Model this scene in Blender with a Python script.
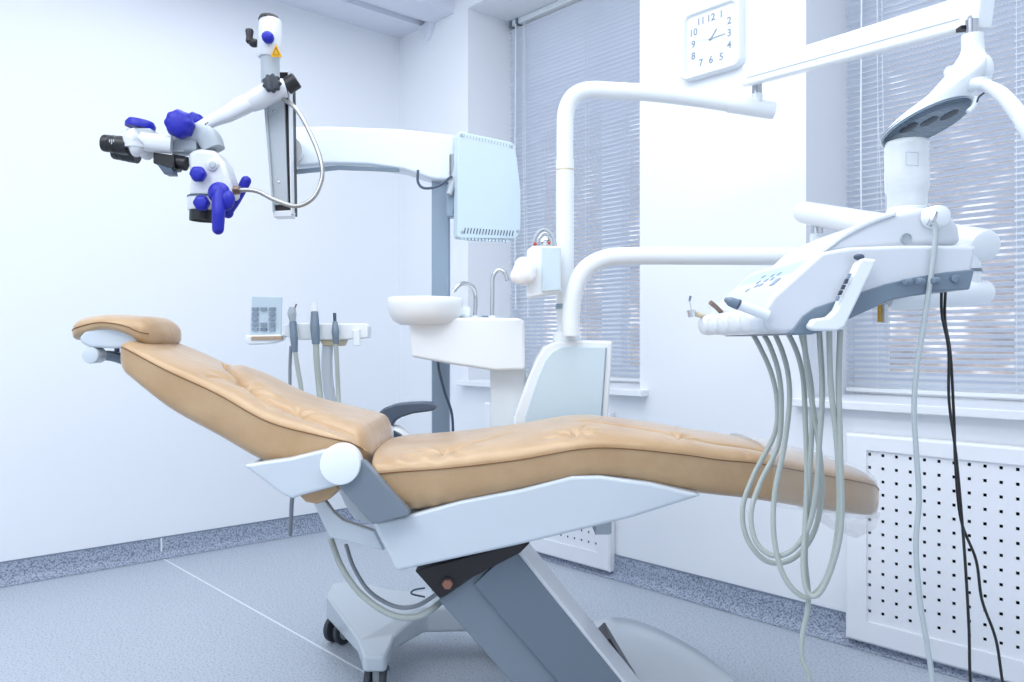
import bpy, bmesh, math, random
from mathutils import Vector, Matrix
random.seed(7)
PI = math.pi
for o in list(bpy.data.objects): bpy.data.objects.remove(o)
S = bpy.context.scene
C = S.collection

# ------------------------------------------------------------------ camera
TH = 0.8348                      # the long axis of the furniture is turned by this against the walls
F = 808.0; CAMZ = 1.1; HX, HY = 512.0, 343.0
cam = bpy.data.cameras.new('camera'); co = bpy.data.objects.new('camera', cam); C.objects.link(co)
co.location = (0, 0, CAMZ); co.rotation_euler = (PI/2, 0, TH)
cam.sensor_width = 36; cam.lens = F/1024*36; cam.shift_y = 2/1024; cam.clip_start = .05
S.camera = co
# ------------------------------------------------------------------ world
wd = bpy.data.worlds.new('world'); S.world = wd; wd.use_nodes = True
nt = wd.node_tree; bg = nt.nodes['Background']
tc = nt.nodes.new('ShaderNodeTexCoord'); mp = nt.nodes.new('ShaderNodeSeparateXYZ')
nt.links.new(tc.outputs['Generated'], mp.inputs[0])
ns = nt.nodes.new('ShaderNodeTexNoise'); ns.inputs['Scale'].default_value = 26; ns.inputs['Detail'].default_value = 3
nt.links.new(tc.outputs['Generated'], ns.inputs['Vector'])
r1 = nt.nodes.new('ShaderNodeValToRGB'); nt.links.new(ns.outputs['Fac'], r1.inputs[0])
r1.color_ramp.elements[0].position = .3; r1.color_ramp.elements[0].color = (.13, .14, .17, 1)
r1.color_ramp.elements[1].position = .78; r1.color_ramp.elements[1].color = (.80, .86, .95, 1)
e = r1.color_ramp.elements.new(.52); e.color = (.26, .235, .235, 1)
r2 = nt.nodes.new('ShaderNodeValToRGB'); nt.links.new(mp.outputs['Z'], r2.inputs[0])
r2.color_ramp.elements[0].position = .38; r2.color_ramp.elements[0].color = (0, 0, 0, 1)
r2.color_ramp.elements[1].position = .62; r2.color_ramp.elements[1].color = (1, 1, 1, 1)
mx = nt.nodes.new('ShaderNodeMix'); mx.data_type = 'RGBA'
nt.links.new(r2.outputs[0], mx.inputs[0]); nt.links.new(r1.outputs[0], mx.inputs[6]); mx.inputs[7].default_value = (.42, .50, .62, 1)
nt.links.new(mx.outputs[2], bg.inputs[0]); bg.inputs[1].default_value = 1.0
# ------------------------------------------------------------------ area lights at the ceiling, one of them added fill, and exposure
def area(name, loc, rot, sx, sy, p, col):
    l = bpy.data.lights.new(name, 'AREA'); l.shape = 'RECTANGLE'; l.size = sx; l.size_y = sy; l.energy = p; l.color = col
    o = bpy.data.objects.new(name, l); C.objects.link(o); o.location = loc; o.rotation_euler = rot; return o
area('ceiling_area_light', (-2.3, 1.4, 3.2), (0, 0, 0), 2.4, 1.6, 18, (.95, .98, 1))
area('ceiling_area_light', (-.4, 1.1, 3.2), (0, 0, 0), 1.6, 1.8, 13, (.95, .98, 1))
area('ceiling_area_light', (-1.4, -.9, 3.2), (0, 0, 0), 3.0, 1.4, 33, (.95, .98, 1))  # fill light added on the camera side to brighten both walls
S.view_settings.view_transform = 'Standard'; S.view_settings.look = 'None'
S.view_settings.gamma = 1; S.view_settings.use_curve_mapping = False
S.view_settings.exposure = 1.13

# ------------------------------------------------------------------ materials
def lin(h):
    h = h.lstrip('#'); v = [int(h[i:i+2], 16)/255 for i in (0, 2, 4)]
    return tuple(((c/12.92) if c <= .04045 else ((c+.055)/1.055)**2.4) for c in v) + (1,)
MATS = {}
def mat(name, col, rough=.4, metal=0, coat=0, bump=None, spec=.5, trans=0, alpha=1, emit=0, var=None):
    m = bpy.data.materials.new(name); m.use_nodes = True; n = m.node_tree; b = n.nodes['Principled BSDF']
    c = lin(col); b.inputs['Base Color'].default_value = c; b.inputs['Roughness'].default_value = rough
    b.inputs['Metallic'].default_value = metal; b.inputs['Coat Weight'].default_value = coat
    b.inputs['Specular IOR Level'].default_value = spec
    b.inputs['Transmission Weight'].default_value = trans; b.inputs['Alpha'].default_value = alpha
    t = n.nodes.new('ShaderNodeTexCoord')
    nz = n.nodes.new('ShaderNodeTexNoise'); n.links.new(t.outputs['Object'], nz.inputs['Vector'])
    if var:                       # (scale, second colour, low, high)
        nz.inputs['Scale'].default_value = var[0]; nz.inputs['Detail'].default_value = 4
        cr = n.nodes.new('ShaderNodeValToRGB'); n.links.new(nz.outputs['Fac'], cr.inputs[0])
        cr.color_ramp.elements[0].position = var[2]; cr.color_ramp.elements[0].color = lin(var[1])
        cr.color_ramp.elements[1].position = var[3]; cr.color_ramp.elements[1].color = c
        n.links.new(cr.outputs[0], b.inputs['Base Color'])
    else:
        nz.inputs['Scale'].default_value = 4
        rr = n.nodes.new('ShaderNodeMapRange'); n.links.new(nz.outputs['Fac'], rr.inputs[0])
        rr.inputs[3].default_value = max(0, rough-.015); rr.inputs[4].default_value = min(1, rough+.015)
        n.links.new(rr.outputs[0], b.inputs['Roughness'])
    if bump:                      # (scale, strength, distance)
        n2 = n.nodes.new('ShaderNodeTexNoise'); n2.inputs['Scale'].default_value = bump[0]; n2.inputs['Detail'].default_value = 5
        n.links.new(t.outputs['Object'], n2.inputs['Vector'])
        bp = n.nodes.new('ShaderNodeBump'); bp.inputs['Strength'].default_value = bump[1]; bp.inputs['Distance'].default_value = bump[2]
        n.links.new(n2.outputs['Fac'], bp.inputs['Height']); n.links.new(bp.outputs[0], b.inputs['Normal'])
    MATS[name] = m; return m
WALL = mat('wall_paint', '#F0F4FA', .75, bump=(90, .06, .002))
CEIL = mat('ceiling_paint', '#E6EAF6', .85)
FLOOR = mat('speckled_vinyl', '#BCC5D0', .42, var=(130, '#8893A6', .30, .50))
COVE = mat('speckled_vinyl_skirting', '#AAB4C6', .5, var=(130, '#5F6B82', .34, .58))
CAP = mat('skirting_cap', '#7E8A9C', .5)
WELD = mat('vinyl_weld', '#E6EDF4', .5)
WHITE = mat('white_plastic', '#EEF4F8', .28, coat=.25)
SHELL = mat('shell_plastic', '#C9D2DA', .22, coat=.4)
PAINT = mat('white_paint', '#F2F5FB', .45)
BLUEW = mat('pale_blue_panel', '#CDDFE9', .35)
MWHITE = mat('instrument_white', '#D6DBE2', .3, coat=.3)
PAD = mat('keypad_blue', '#B4D2DE', .3)
ARMC = mat('arm_cover_grey', '#66727F', .4)
LEATHER = mat('tan_leather', '#BD9E78', .38, coat=.2, bump=(20, .30, .010), var=(9, '#B08E66', .3, .7))
LEATHER.node_tree.nodes['Principled BSDF'].inputs['Sheen Weight'].default_value = .35
LEATHER.node_tree.nodes['Principled BSDF'].inputs['Sheen Roughness'].default_value = .4
STITCH = mat('brown_thread', '#7A5230', .8)
GREY = mat('grey_metal', '#75808C', .4)
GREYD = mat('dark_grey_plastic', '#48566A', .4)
GREYP = mat('blue_grey_plastic', '#738494', .35)
COL = mat('grey_column', '#93A5B6', .35, metal=.2)
BLACK = mat('black_plastic', '#15171B', .4)
BMET = mat('black_metal', '#1B1518', .45)
CHROME = mat('chrome', '#C9CBCD', .15, metal=1)
BRASS = mat('copper_bolt', '#9C6F5C', .35, metal=.8)
BLUE = mat('blue_rubber', '#0E18A4', .45)
HOSE = mat('grey_hose', '#ACB4AF', .4, bump=(300, .1, .001))
CABLEW = mat('white_cable', '#B4BEC2', .4)
CABLEG = mat('grey_cable', '#8A929A', .4)
STEELHOSE = mat('steel_hose', '#A9A9A6', .3, metal=.9)
SLAT = mat('blind_slat', '#EAF1FD', .4)
FRAME = mat('window_frame_white', '#F1F5FA', .4)
YEL = mat('yellow_sticker', '#F2B51B', .5)
RUB = mat('caster_rubber', '#3A4048', .6)
CAST = mat('caster_grey', '#AEB7BF', .5)
LENS = mat('lamp_glass', '#8396A5', .12, coat=.8)
LENSD = mat('lamp_reflector', '#33414F', .5)
BEIGE = mat('beige_plastic', '#CFC3A8', .4)
BROWN = mat('brown_strip', '#B49A80', .5)
BROWND = mat('brown_metal', '#7C6A62', .35, metal=.6)
INK = mat('grey_print', '#8D9BAD', .6)
INKD = mat('dark_print', '#3B4658', .6)
CLOTH = mat('tissue', '#FAFBFC', .9, bump=(40, .5, .01))
DARK = mat('void_shade', '#121418', .9)
FACE = mat('clock_face', '#EAF3F6', .35)
HOLDER = mat('holder_plastic', '#E9EEF2', .3, coat=.3)
def clear(name, col, transp, rough=.05):
    m = bpy.data.materials.new(name); m.use_nodes = True; n = m.node_tree; n.nodes.clear()
    o = n.nodes.new('ShaderNodeOutputMaterial'); a = n.nodes.new('ShaderNodeBsdfTransparent'); g = n.nodes.new('ShaderNodeBsdfPrincipled')
    g.inputs['Base Color'].default_value = lin(col); g.inputs['Roughness'].default_value = rough; g.inputs['Coat Weight'].default_value = .5
    fr = n.nodes.new('ShaderNodeLayerWeight'); fr.inputs[0].default_value = .09
    ad = n.nodes.new('ShaderNodeMath'); ad.operation = 'ADD'; ad.use_clamp = True; ad.inputs[1].default_value = 1-transp
    mxx = n.nodes.new('ShaderNodeMixShader'); a.inputs[0].default_value = (1, 1, 1, 1)
    n.links.new(fr.outputs[1], ad.inputs[0]); n.links.new(ad.outputs[0], mxx.inputs[0])
    n.links.new(a.outputs[0], mxx.inputs[1]); n.links.new(g.outputs[0], mxx.inputs[2]); n.links.new(mxx.outputs[0], o.inputs[0])
    return m
GLASS = clear('window_glass', '#DCE6F0', .93)
CLEAR = clear('clear_vinyl', '#F6F8FA', .965, .1)
MILKY = clear('milky_plastic', '#F2F8FA', .45, .3)

# ------------------------------------------------------------------ mesh helpers
CT, ST = math.cos(TH), math.sin(TH)
def W(p): return Vector((p[0]*CT-p[1]*ST, p[0]*ST+p[1]*CT, p[2]))
def V(px, py, d): return Vector(((px-HX)/F*d, d, CAMZ+(HY-py)/F*d))
def PR(pts, d): return [((x-HX)/F*d, CAMZ+(HY-y)/F*d) for x, y in pts]
def crom(pts, n=8, closed=False):
    P = [Vector(p) for p in pts]; out = []
    N = len(P)
    rng = range(N) if closed else range(N-1)
    for i in rng:
        if closed: a, b, c, d = P[(i-1) % N], P[i], P[(i+1) % N], P[(i+2) % N]
        else: a = P[i-1] if i else P[0]*2-P[1]; b = P[i]; c = P[i+1]; d = P[i+2] if i+2 < N else P[-1]*2-P[-2]
        for k in range(n):
            t = k/n
            out.append(.5*((2*b)+(c-a)*t+(2*a-5*b+4*c-d)*t*t+(-a+3*b-3*c+d)*t**3))
    if not closed: out.append(P[-1])
    return out
class MB:
    def __init__(s): s.bm = bmesh.new()
    def rings(s, R, cap=True, closed=False):
        bm = s.bm; L = [[bm.verts.new(p) for p in r] for r in R]; n = len(L[0])
        m = len(L)
        for i in range(m if closed else m-1):
            A, B = L[i], L[(i+1) % m]
            for j in range(n):
                try: bm.faces.new((A[j], A[(j+1) % n], B[(j+1) % n], B[j]))
                except ValueError: pass
        if cap and not closed:
            bm.faces.new(list(reversed(L[0]))); bm.faces.new(L[-1])
        return s
    def box(s, a, b):
        x0, y0, z0 = a; x1, y1, z1 = b
        return s.rings([[(x0, y0, z0), (x1, y0, z0), (x1, y1, z0), (x0, y1, z0)], [(x0, y0, z1), (x1, y0, z1), (x1, y1, z1), (x0, y1, z1)]])
    def obox(s, c, u, v, w):     # centre and three half-vectors
        c, u, v, w = map(Vector, (c, u, v, w))
        return s.rings([[c-u-v-w, c+u-v-w, c+u+v-w, c-u+v-w], [c-u-v+w, c+u-v+w, c+u+v+w, c-u+v+w]])
    def prism(s, poly, d0, d1, ax='d'):
        if ax == 'd': A = [(x, d0, z) for x, z in poly]; B = [(x, d1, z) for x, z in poly]
        elif ax == 'z': A = [(x, y, d0) for x, y in poly]; B = [(x, y, d1) for x, y in poly]
        else: A = [(d0, y, z) for y, z in poly]; B = [(d1, y, z) for y, z in poly]
        return s.rings([A, B])
    def tube(s, pts, r, n=14, smooth=8, sq=None, cap=True):
        P = crom(pts, smooth) if smooth else [Vector(p) for p in pts]
        m = len(P)
        if isinstance(r, (list, tuple)):
            k = len(r); R = []
            for i in range(m):
                t = i/(m-1)*(k-1); a = min(int(t), k-2); R.append(r[a]+(r[a+1]-r[a])*(t-a))
        else: R = [r]*m
        rs = []; up = None
        for i in range(m):
            T = (P[min(i+1, m-1)]-P[max(i-1, 0)]).normalized()
            if up is None:
                up = T.cross(Vector((0, 1, 0))) if abs(T.y) < .9 else T.cross(Vector((0, 0, 1)))
            up = (up-T*up.dot(T)).normalized(); bi = T.cross(up)
            ring = []
            for j in range(n):
                a = 2*PI*j/n; c_, s_ = math.cos(a), math.sin(a)
                if sq: q = (abs(c_)**sq[2]+abs(s_)**sq[2])**(-1/sq[2]); c_, s_ = c_*q*sq[0], s_*q*sq[1]
                ring.append(P[i]+(up*c_+bi*s_)*R[i])
            rs.append(ring)
        return s.rings(rs, cap)
    def lathe(s, c, axis, prof, n=28):   # prof: list of (radius, height)
        c = Vector(c); a = Vector(axis).normalized()
        u = a.cross(Vector((0, 0, 1))) if abs(a.z) < .9 else a.cross(Vector((0, 1, 0)))
        u.normalize(); v = a.cross(u)
        return s.rings([[c+a*h+(u*math.cos(2*PI*j/n)+v*math.sin(2*PI*j/n))*max(r, 1e-5) for j in range(n)] for r, h in prof])
    def ball(s, c, r, sc=(1, 1, 1), n=20):
        res = bmesh.ops.create_uvsphere(s.bm, u_segments=n, v_segments=n//2+2, radius=1)
        for v in res['verts']: v.co = Vector((v.co.x*r*sc[0], v.co.y*r*sc[1], v.co.z*r*sc[2]))+Vector(c)
        return s
def rcyl(c, axis, r, h, b=.003, n=28):   # cylinder with rounded rims
    return MB().lathe(c, axis, [(1e-5, 0), (r-b, 0), (r-.3*b, .3*b), (r, b), (r, h-b), (r-.3*b, h-.3*b), (r-b, h), (1e-5, h)], n)
ORG = {}
def props(o, label=None, cat=None, group=None, kind=None):
    if label: o['label'] = label
    if cat: o['category'] = cat
    if group: o['group'] = group
    if kind: o['kind'] = kind
def place(o, base, view):
    if view: o.location = W(base); o.rotation_euler = (0, 0, TH)
    else: o.location = base
    ORG[o] = Vector(base)
def thing(name, label, cat, base, group=None, view=True):
    o = bpy.data.objects.new(name, None); C.objects.link(o); o.empty_display_size = .1
    place(o, base, view); props(o, label, cat, group); return o
def obj(name, mb, m, parent=None, base=None, view=True, bevel=0, seg=3, ang=35, label=None, cat=None, group=None, kind=None, solid=0, sub=0, flat=False):
    bm = mb.bm; me = bpy.data.meshes.new(name)
    org = ORG[parent] if parent else Vector(base or (0, 0, 0))
    for v in bm.verts: v.co = v.co-org
    bmesh.ops.recalc_face_normals(bm, faces=bm.faces[:])
    bm.to_mesh(me); bm.free()
    for p in me.polygons: p.use_smooth = not flat
    if not flat: me.set_sharp_from_angle(angle=math.radians(ang))
    me.materials.append(m)
    o = bpy.data.objects.new(name, me); C.objects.link(o)
    if parent: o.parent = parent; ORG[o] = org
    else: place(o, org, view)
    if solid: md = o.modifiers.new('solid', 'SOLIDIFY'); md.thickness = solid; md.offset = 0
    if bevel:
        md = o.modifiers.new('bevel', 'BEVEL'); md.width = bevel; md.segments = seg; md.limit_method = 'ANGLE'
        md.angle_limit = math.radians(ang); md.harden_normals = True; md.use_clamp_overlap = True
    if sub: md = o.modifiers.new('sub', 'SUBSURF'); md.levels = sub; md.render_levels = sub
    props(o, label, cat, group, kind)
    return o
def text_mb(txt, size, origin, u, v, ext=.0006, bold=0):
    cu = bpy.data.curves.new('txt', 'FONT'); cu.body = txt; cu.size = size; cu.align_x = 'CENTER'; cu.align_y = 'CENTER'
    cu.extrude = ext; cu.offset = bold
    ob = bpy.data.objects.new('txt', cu); C.objects.link(ob)
    me = bpy.data.meshes.new_from_object(ob); bpy.data.objects.remove(ob)
    mb = MB(); mb.bm.from_mesh(me); u = Vector(u).normalized(); v = Vector(v).normalized(); n = u.cross(v)
    for q in mb.bm.verts: q.co = Vector(origin)+u*q.co.x+v*q.co.y+n*q.co.z
    return mb
def merge(*ms):
    a = ms[0]
    for b in ms[1:]:
        me = bpy.data.meshes.new('t'); b.bm.to_mesh(me); a.bm.from_mesh(me); bpy.data.meshes.remove(me)
    return a

# ------------------------------------------------------------------ the room
XL, YW = -4.28, 2.915          # left wall, window wall
X1, Y0 = 1.5, -2.2
ZC, ZS = 3.25, 3.03
WINS = [(-3.593, -2.347), (-1.539, -.293)]
SILL, HEAD = .870, 3.016
def st(name, mb, m, parent=None, **k): return obj(name, mb, m, parent, view=False, kind='structure', **k)
st('floor', MB().box((XL-.2, Y0-.2, -.1), (X1+.2, YW+.5, 0)), FLOOR)
st('wall_left', MB().box((XL-.2, Y0-.2, 0), (XL, YW+.5, ZC+.1)), WALL)
st('wall_back', MB().box((XL, Y0-.2, 0), (X1+.2, Y0, ZC+.1)), WALL)
st('wall_front', MB().box((X1, Y0, 0), (X1+.2, YW+.5, ZC+.1)), WALL)
w = MB(); xs = [XL]+[v for q in WINS for v in q]+[X1]
for i in (0, 2, 4): w.box((xs[i], YW, 0), (xs[i+1], YW+.5, ZC+.1))
for a, b in WINS: w.box((a, YW, 0), (b, YW+.5, SILL)); w.box((a, YW, HEAD), (b, YW+.5, ZC+.1))
st('wall_right', w, WALL)
st('ceiling', MB().box((-3.72, Y0, ZC), (X1, YW, ZC+.1)).box((XL, Y0, ZS), (-4.02, YW, ZC+.1)).box((-4.02, Y0, ZS+.03), (-3.93, YW, ZC+.1)).box((-3.93, Y0, ZS-.005), (-3.72, YW, ZC+.1)), CEIL)
st('trim_1', MB().prism([(-4.05, ZS-.001), (-3.90, ZS-.001), (-3.955, ZS-.10)], YW-.03, YW-.001, 'd'), CEIL)
def baseboard(name, along, a, b, c):     # coved vinyl skirting with cap strip
    prof = [(0, 0), (.05, .0015), (.03, .006), (.014, .02), (.007, .04), (.004, .1), (0, .1)]
    m = MB(); k = MB()
    if along == 'y':
        m.prism([(c+p, z) for p, z in prof], a, b, 'd'); k.prism([(c, .1), (c+.006, .1), (c+.006, .106), (c, .106)], a, b, 'd')
    else:
        m.prism([(c-p, z) for p, z in prof], a, b, 'x'); k.prism([(c, .1), (c-.006, .1), (c-.006, .106), (c, .106)], a, b, 'x')
    o = st(name, m, COVE); st('skirting_cap', k, CAP, o); return o
baseboard('baseboard_left', 'y', Y0, YW, XL)
baseboard('baseboard_right', 'x', XL, X1, YW)
st('trim_2', MB().box((XL+.05, 1.443, 0), (X1, 1.451, .0012)).box((XL+.0045, 1.443, .0), (XL+.0095, 1.451, .1)), WELD)
for i, (a, b) in enumerate(WINS):
    yf = YW+.40
    fr = MB(); z0, z1 = SILL+.02, HEAD
    pn = [(a+.12, a+.59), (a+.74, b-.06)] if i else [(a+.15, a+.66), (a+.80, b-.05)]
    zs0, zs1 = z0+.09, z1-.10
    fr.box((a, yf, z0), (b, yf+.07, zs0)).box((a, yf, zs1), (b, yf+.07, z1))
    xx = [a, pn[0][0], pn[0][1], pn[1][0], pn[1][1], b]
    for k in (0, 2, 4): fr.box((xx[k], yf, zs0), (xx[k+1], yf+.07, zs1))
    fo = st('window_%d' % (i+1), fr, FRAME, bevel=.004)
    g = MB()
    for p in pn: g.box((p[0], yf+.03, zs0), (p[1], yf+.036, zs1))
    st('pane', g, GLASS, fo)
    st('window_sill', MB().box((a-.04, YW-.055, SILL-.012), (b+.05 if i == 0 else b+.13, YW, SILL+.02)).box((a, YW-.001, SILL-.001), (b, yf, SILL+.02)), FRAME, fo, bevel=.005)

# ------------------------------------------------------------------ blinds
def blind(a, b, label):
    yb = YW+.325; zb, zt = .915, HEAD
    t = thing('venetian_blind', label, 'blind', ((a+b)/2, yb, zb), 'venetian blinds in the window recesses', view=False)
    obj('headrail', MB().box((a+.015, yb-.02, zt-.035), (b-.01, yb+.02, zt-.002)), WHITE, t, bevel=.004)
    for k in (.02, .075): obj('bracket', MB().box((a+k, yb-.028, zt-.04), (a+k+.018, yb+.022, zt-.002)), GREYP, t, bevel=.002)
    obj('bottom_rail', MB().box((a+.006, yb-.013, zb-.012), (b-.015, yb+.013, zb+.004)), WHITE, t, bevel=.003)
    m = MB(); p = .0235; z = zb+.02; hw = .0125; an = math.radians(33)
    while z < zt-.045:
        tw = an+random.uniform(-.03, .03)
        R = []
        for xx in (a+.006, b-.008):
            ring = []
            for q in range(5):
                s = (q/4-.5)*2*hw; bow = .0018*(1-(s/hw)**2)
                ring.append((s, bow))
            top = [(xx, yb+s*math.cos(tw)+by*math.sin(tw), z-s*math.sin(tw)+by*math.cos(tw)) for s, by in ring]
            bot = [(x_, y_-.0003*math.sin(tw), z_-.0005) for x_, y_, z_ in reversed(top)]
            R.append(top+bot)
        m.rings(R); z += p
    obj('slats', m, SLAT, t)
    for f in (.11, .5, .89):
        x = a+(b-a)*f
        c = MB()
        for dy in (-.0125, .0125): c.tube([(x, yb+dy, zb), (x, yb+dy, zt-.03)], .0009, 6, 0)
        c.tube([(x+.012, yb, zb), (x+.012, yb, zt-.03)], .0008, 6, 0)
        obj('ladder_cord', c, WHITE, t)
    obj('tilt_wand', MB().tube([(a+.085, yb-.033, zt-.04), (a+.08, yb-.035, 1.9), (a+.085, yb-.033, 1.3)], .0035, 8), WHITE, t)
    c = MB().tube([(a+.14, yb-.026, zt-.04), (a+.145, yb-.027, 2.0), (a+.18, yb-.026, 1.25)], .0012, 6).tube([(a+.155, yb-.026, zt-.04), (a+.165, yb-.027, 2.0), (a+.185, yb-.026, 1.25)], .0012, 6)
    obj('pull_cord', c, WHITE, t)
blind(*WINS[0], 'white venetian blind in the far window, behind the sink unit and grey pole')
blind(*WINS[1], 'white venetian blind in the near window at the right, behind the lamp and tray')

# ------------------------------------------------------------------ radiator covers
def radiator_cover(x0, x1, label, lx=None):
    t = thing('radiator_cover', label, 'radiator cover', ((x0+x1)/2, YW, .03), 'perforated radiator covers', view=False)
    yb = YW-.045; z0, z1 = .028, .773; fw = .078
    f = MB(); a = [(x0, z0), (x1, z0), (x1, z1), (x0, z1)]; b = [(x0+fw, z0+fw), (x1-fw, z0+fw), (x1-fw, z1-.055), (x0+fw, z1-.055)]
    f.rings([[(x, YW-.004, z) for x, z in a], [(x, yb+.008, z) for x, z in a], [(x+.008 if x == x0 else x-.008, yb, z+.008 if z == z0 else z-.008) for x, z in a],
             [(x, yb, z) for x, z in b], [(x, yb+.012, z) for x, z in b], [(x, YW-.004, z) for x, z in b]], cap=False, closed=True)
    obj('frame', f, PAINT, t, ang=20)
    px, pz, h = .0465, .0465, .0052
    X0, X1_, Z0, Z1 = b[0][0]-.004, b[1][0]+.004, b[0][1]-.004, b[2][1]+.004
    cx = []; x = (x0+fw+.004+.004 if lx is None else lx)
    if lx is None:
        while x < X1_-.008: cx.append(x); x += px
    else:
        while x > X0+.008: cx.append(x); x -= px
        cx.reverse()
    cz = []; z = .703
    while z > Z0+.01: cz.append(z); z -= pz
    cz.reverse()
    gx = [X0]+[v for c in cx for v in (c-h, c+h)]+[X1_]; gz = [Z0]+[v for c in cz for v in (c-h, c+h)]+[Z1]
    m = MB(); G = [[m.bm.verts.new((x, yb+.010, z)) for z in gz] for x in gx]
    for i in range(len(gx)-1):
        for j in range(len(gz)-1):
            if i % 2 and j % 2: continue
            m.bm.faces.new((G[i][j], G[i+1][j], G[i+1][j+1], G[i][j+1]))
    obj('perforated_panel', m, PAINT, t, solid=.003, flat=True)
    obj('hole_shade', MB().box((X0, YW-.012, Z0), (X1_, YW-.006, Z1)), DARK, t)  # near-black sheet painted in for the shade behind the holes
radiator_cover(-1.365, -.30, 'white perforated radiator cover under the right window, beside the hanging cables')
radiator_cover(-3.40, -2.494, 'white perforated radiator cover under the left window, seen beneath the chair seat', lx=-2.494-.078-.012)

# ------------------------------------------------------------------ clock
def clock():
    t = thing('wall_clock', 'square white wall clock with rounded corners and grey numerals, on the wall between the windows', 'clock', (-1.95, YW, 2.375), view=False)
    cx, s = -1.951, .148
    zc = 2.375
    def rr(h, r, y, n=8):
        o = []
        for qx, qz, a0 in ((1, 1, 0), (-1, 1, 90), (-1, -1, 180), (1, -1, 270)):
            for k in range(n+1):
                a = math.radians(a0+90*k/n); o.append((cx+qx*(h-r)+r*math.cos(a), y, zc+qz*(h-r)+r*math.sin(a)))
        return o
    obj('case', MB().rings([rr(s, .035, YW), rr(s, .035, YW-.03), rr(s-.006, .032, YW-.038), rr(s-.022, .028, YW-.036), rr(s-.030, .022, YW-.020)]), WHITE, t, ang=50)
    obj('face', MB().rings([rr(s-.029, .022, YW-.018), rr(s-.029, .022, YW-.022)]), FACE, t)
    pos = {12: (0, .088), 1: (.05, .088), 2: (.088, .05), 3: (.088, 0), 4: (.088, -.05), 5: (.05, -.088), 6: (0, -.088), 7: (-.05, -.088), 8: (-.088, -.05), 9: (-.088, 0), 10: (-.088, .05), 11: (-.05, .088)}
    for k, (x, z) in pos.items():
        obj('numeral', text_mb(str(k), .042, (cx+x, YW-.0228, zc+z), (1, 0, 0), (0, 0, 1), .0005, .0006), INK, t)
    def hand(L, wd, ang, m, y, nm):
        d = Vector((math.sin(ang), 0, math.cos(ang))); q = Vector((math.cos(ang), 0, -math.sin(ang)))
        obj(nm, MB().obox(Vector((cx, y, zc))+d*(L/2-.01), d*(L/2), q*wd, (0, .0005, 0)), m, t)
    hand(.055, .002, math.radians(40), INK, YW-.0245, 'hour_hand')
    hand(.08, .0014, math.radians(88), INK, YW-.0255, 'minute_hand')
    hand(.085, .0006, math.radians(-80), BEIGE, YW-.0265, 'second_hand')
    obj('hub', rcyl((cx, YW-.027, zc), (0, 1, 0), .004, .005, .001, 12), INK, t)
clock()

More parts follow.
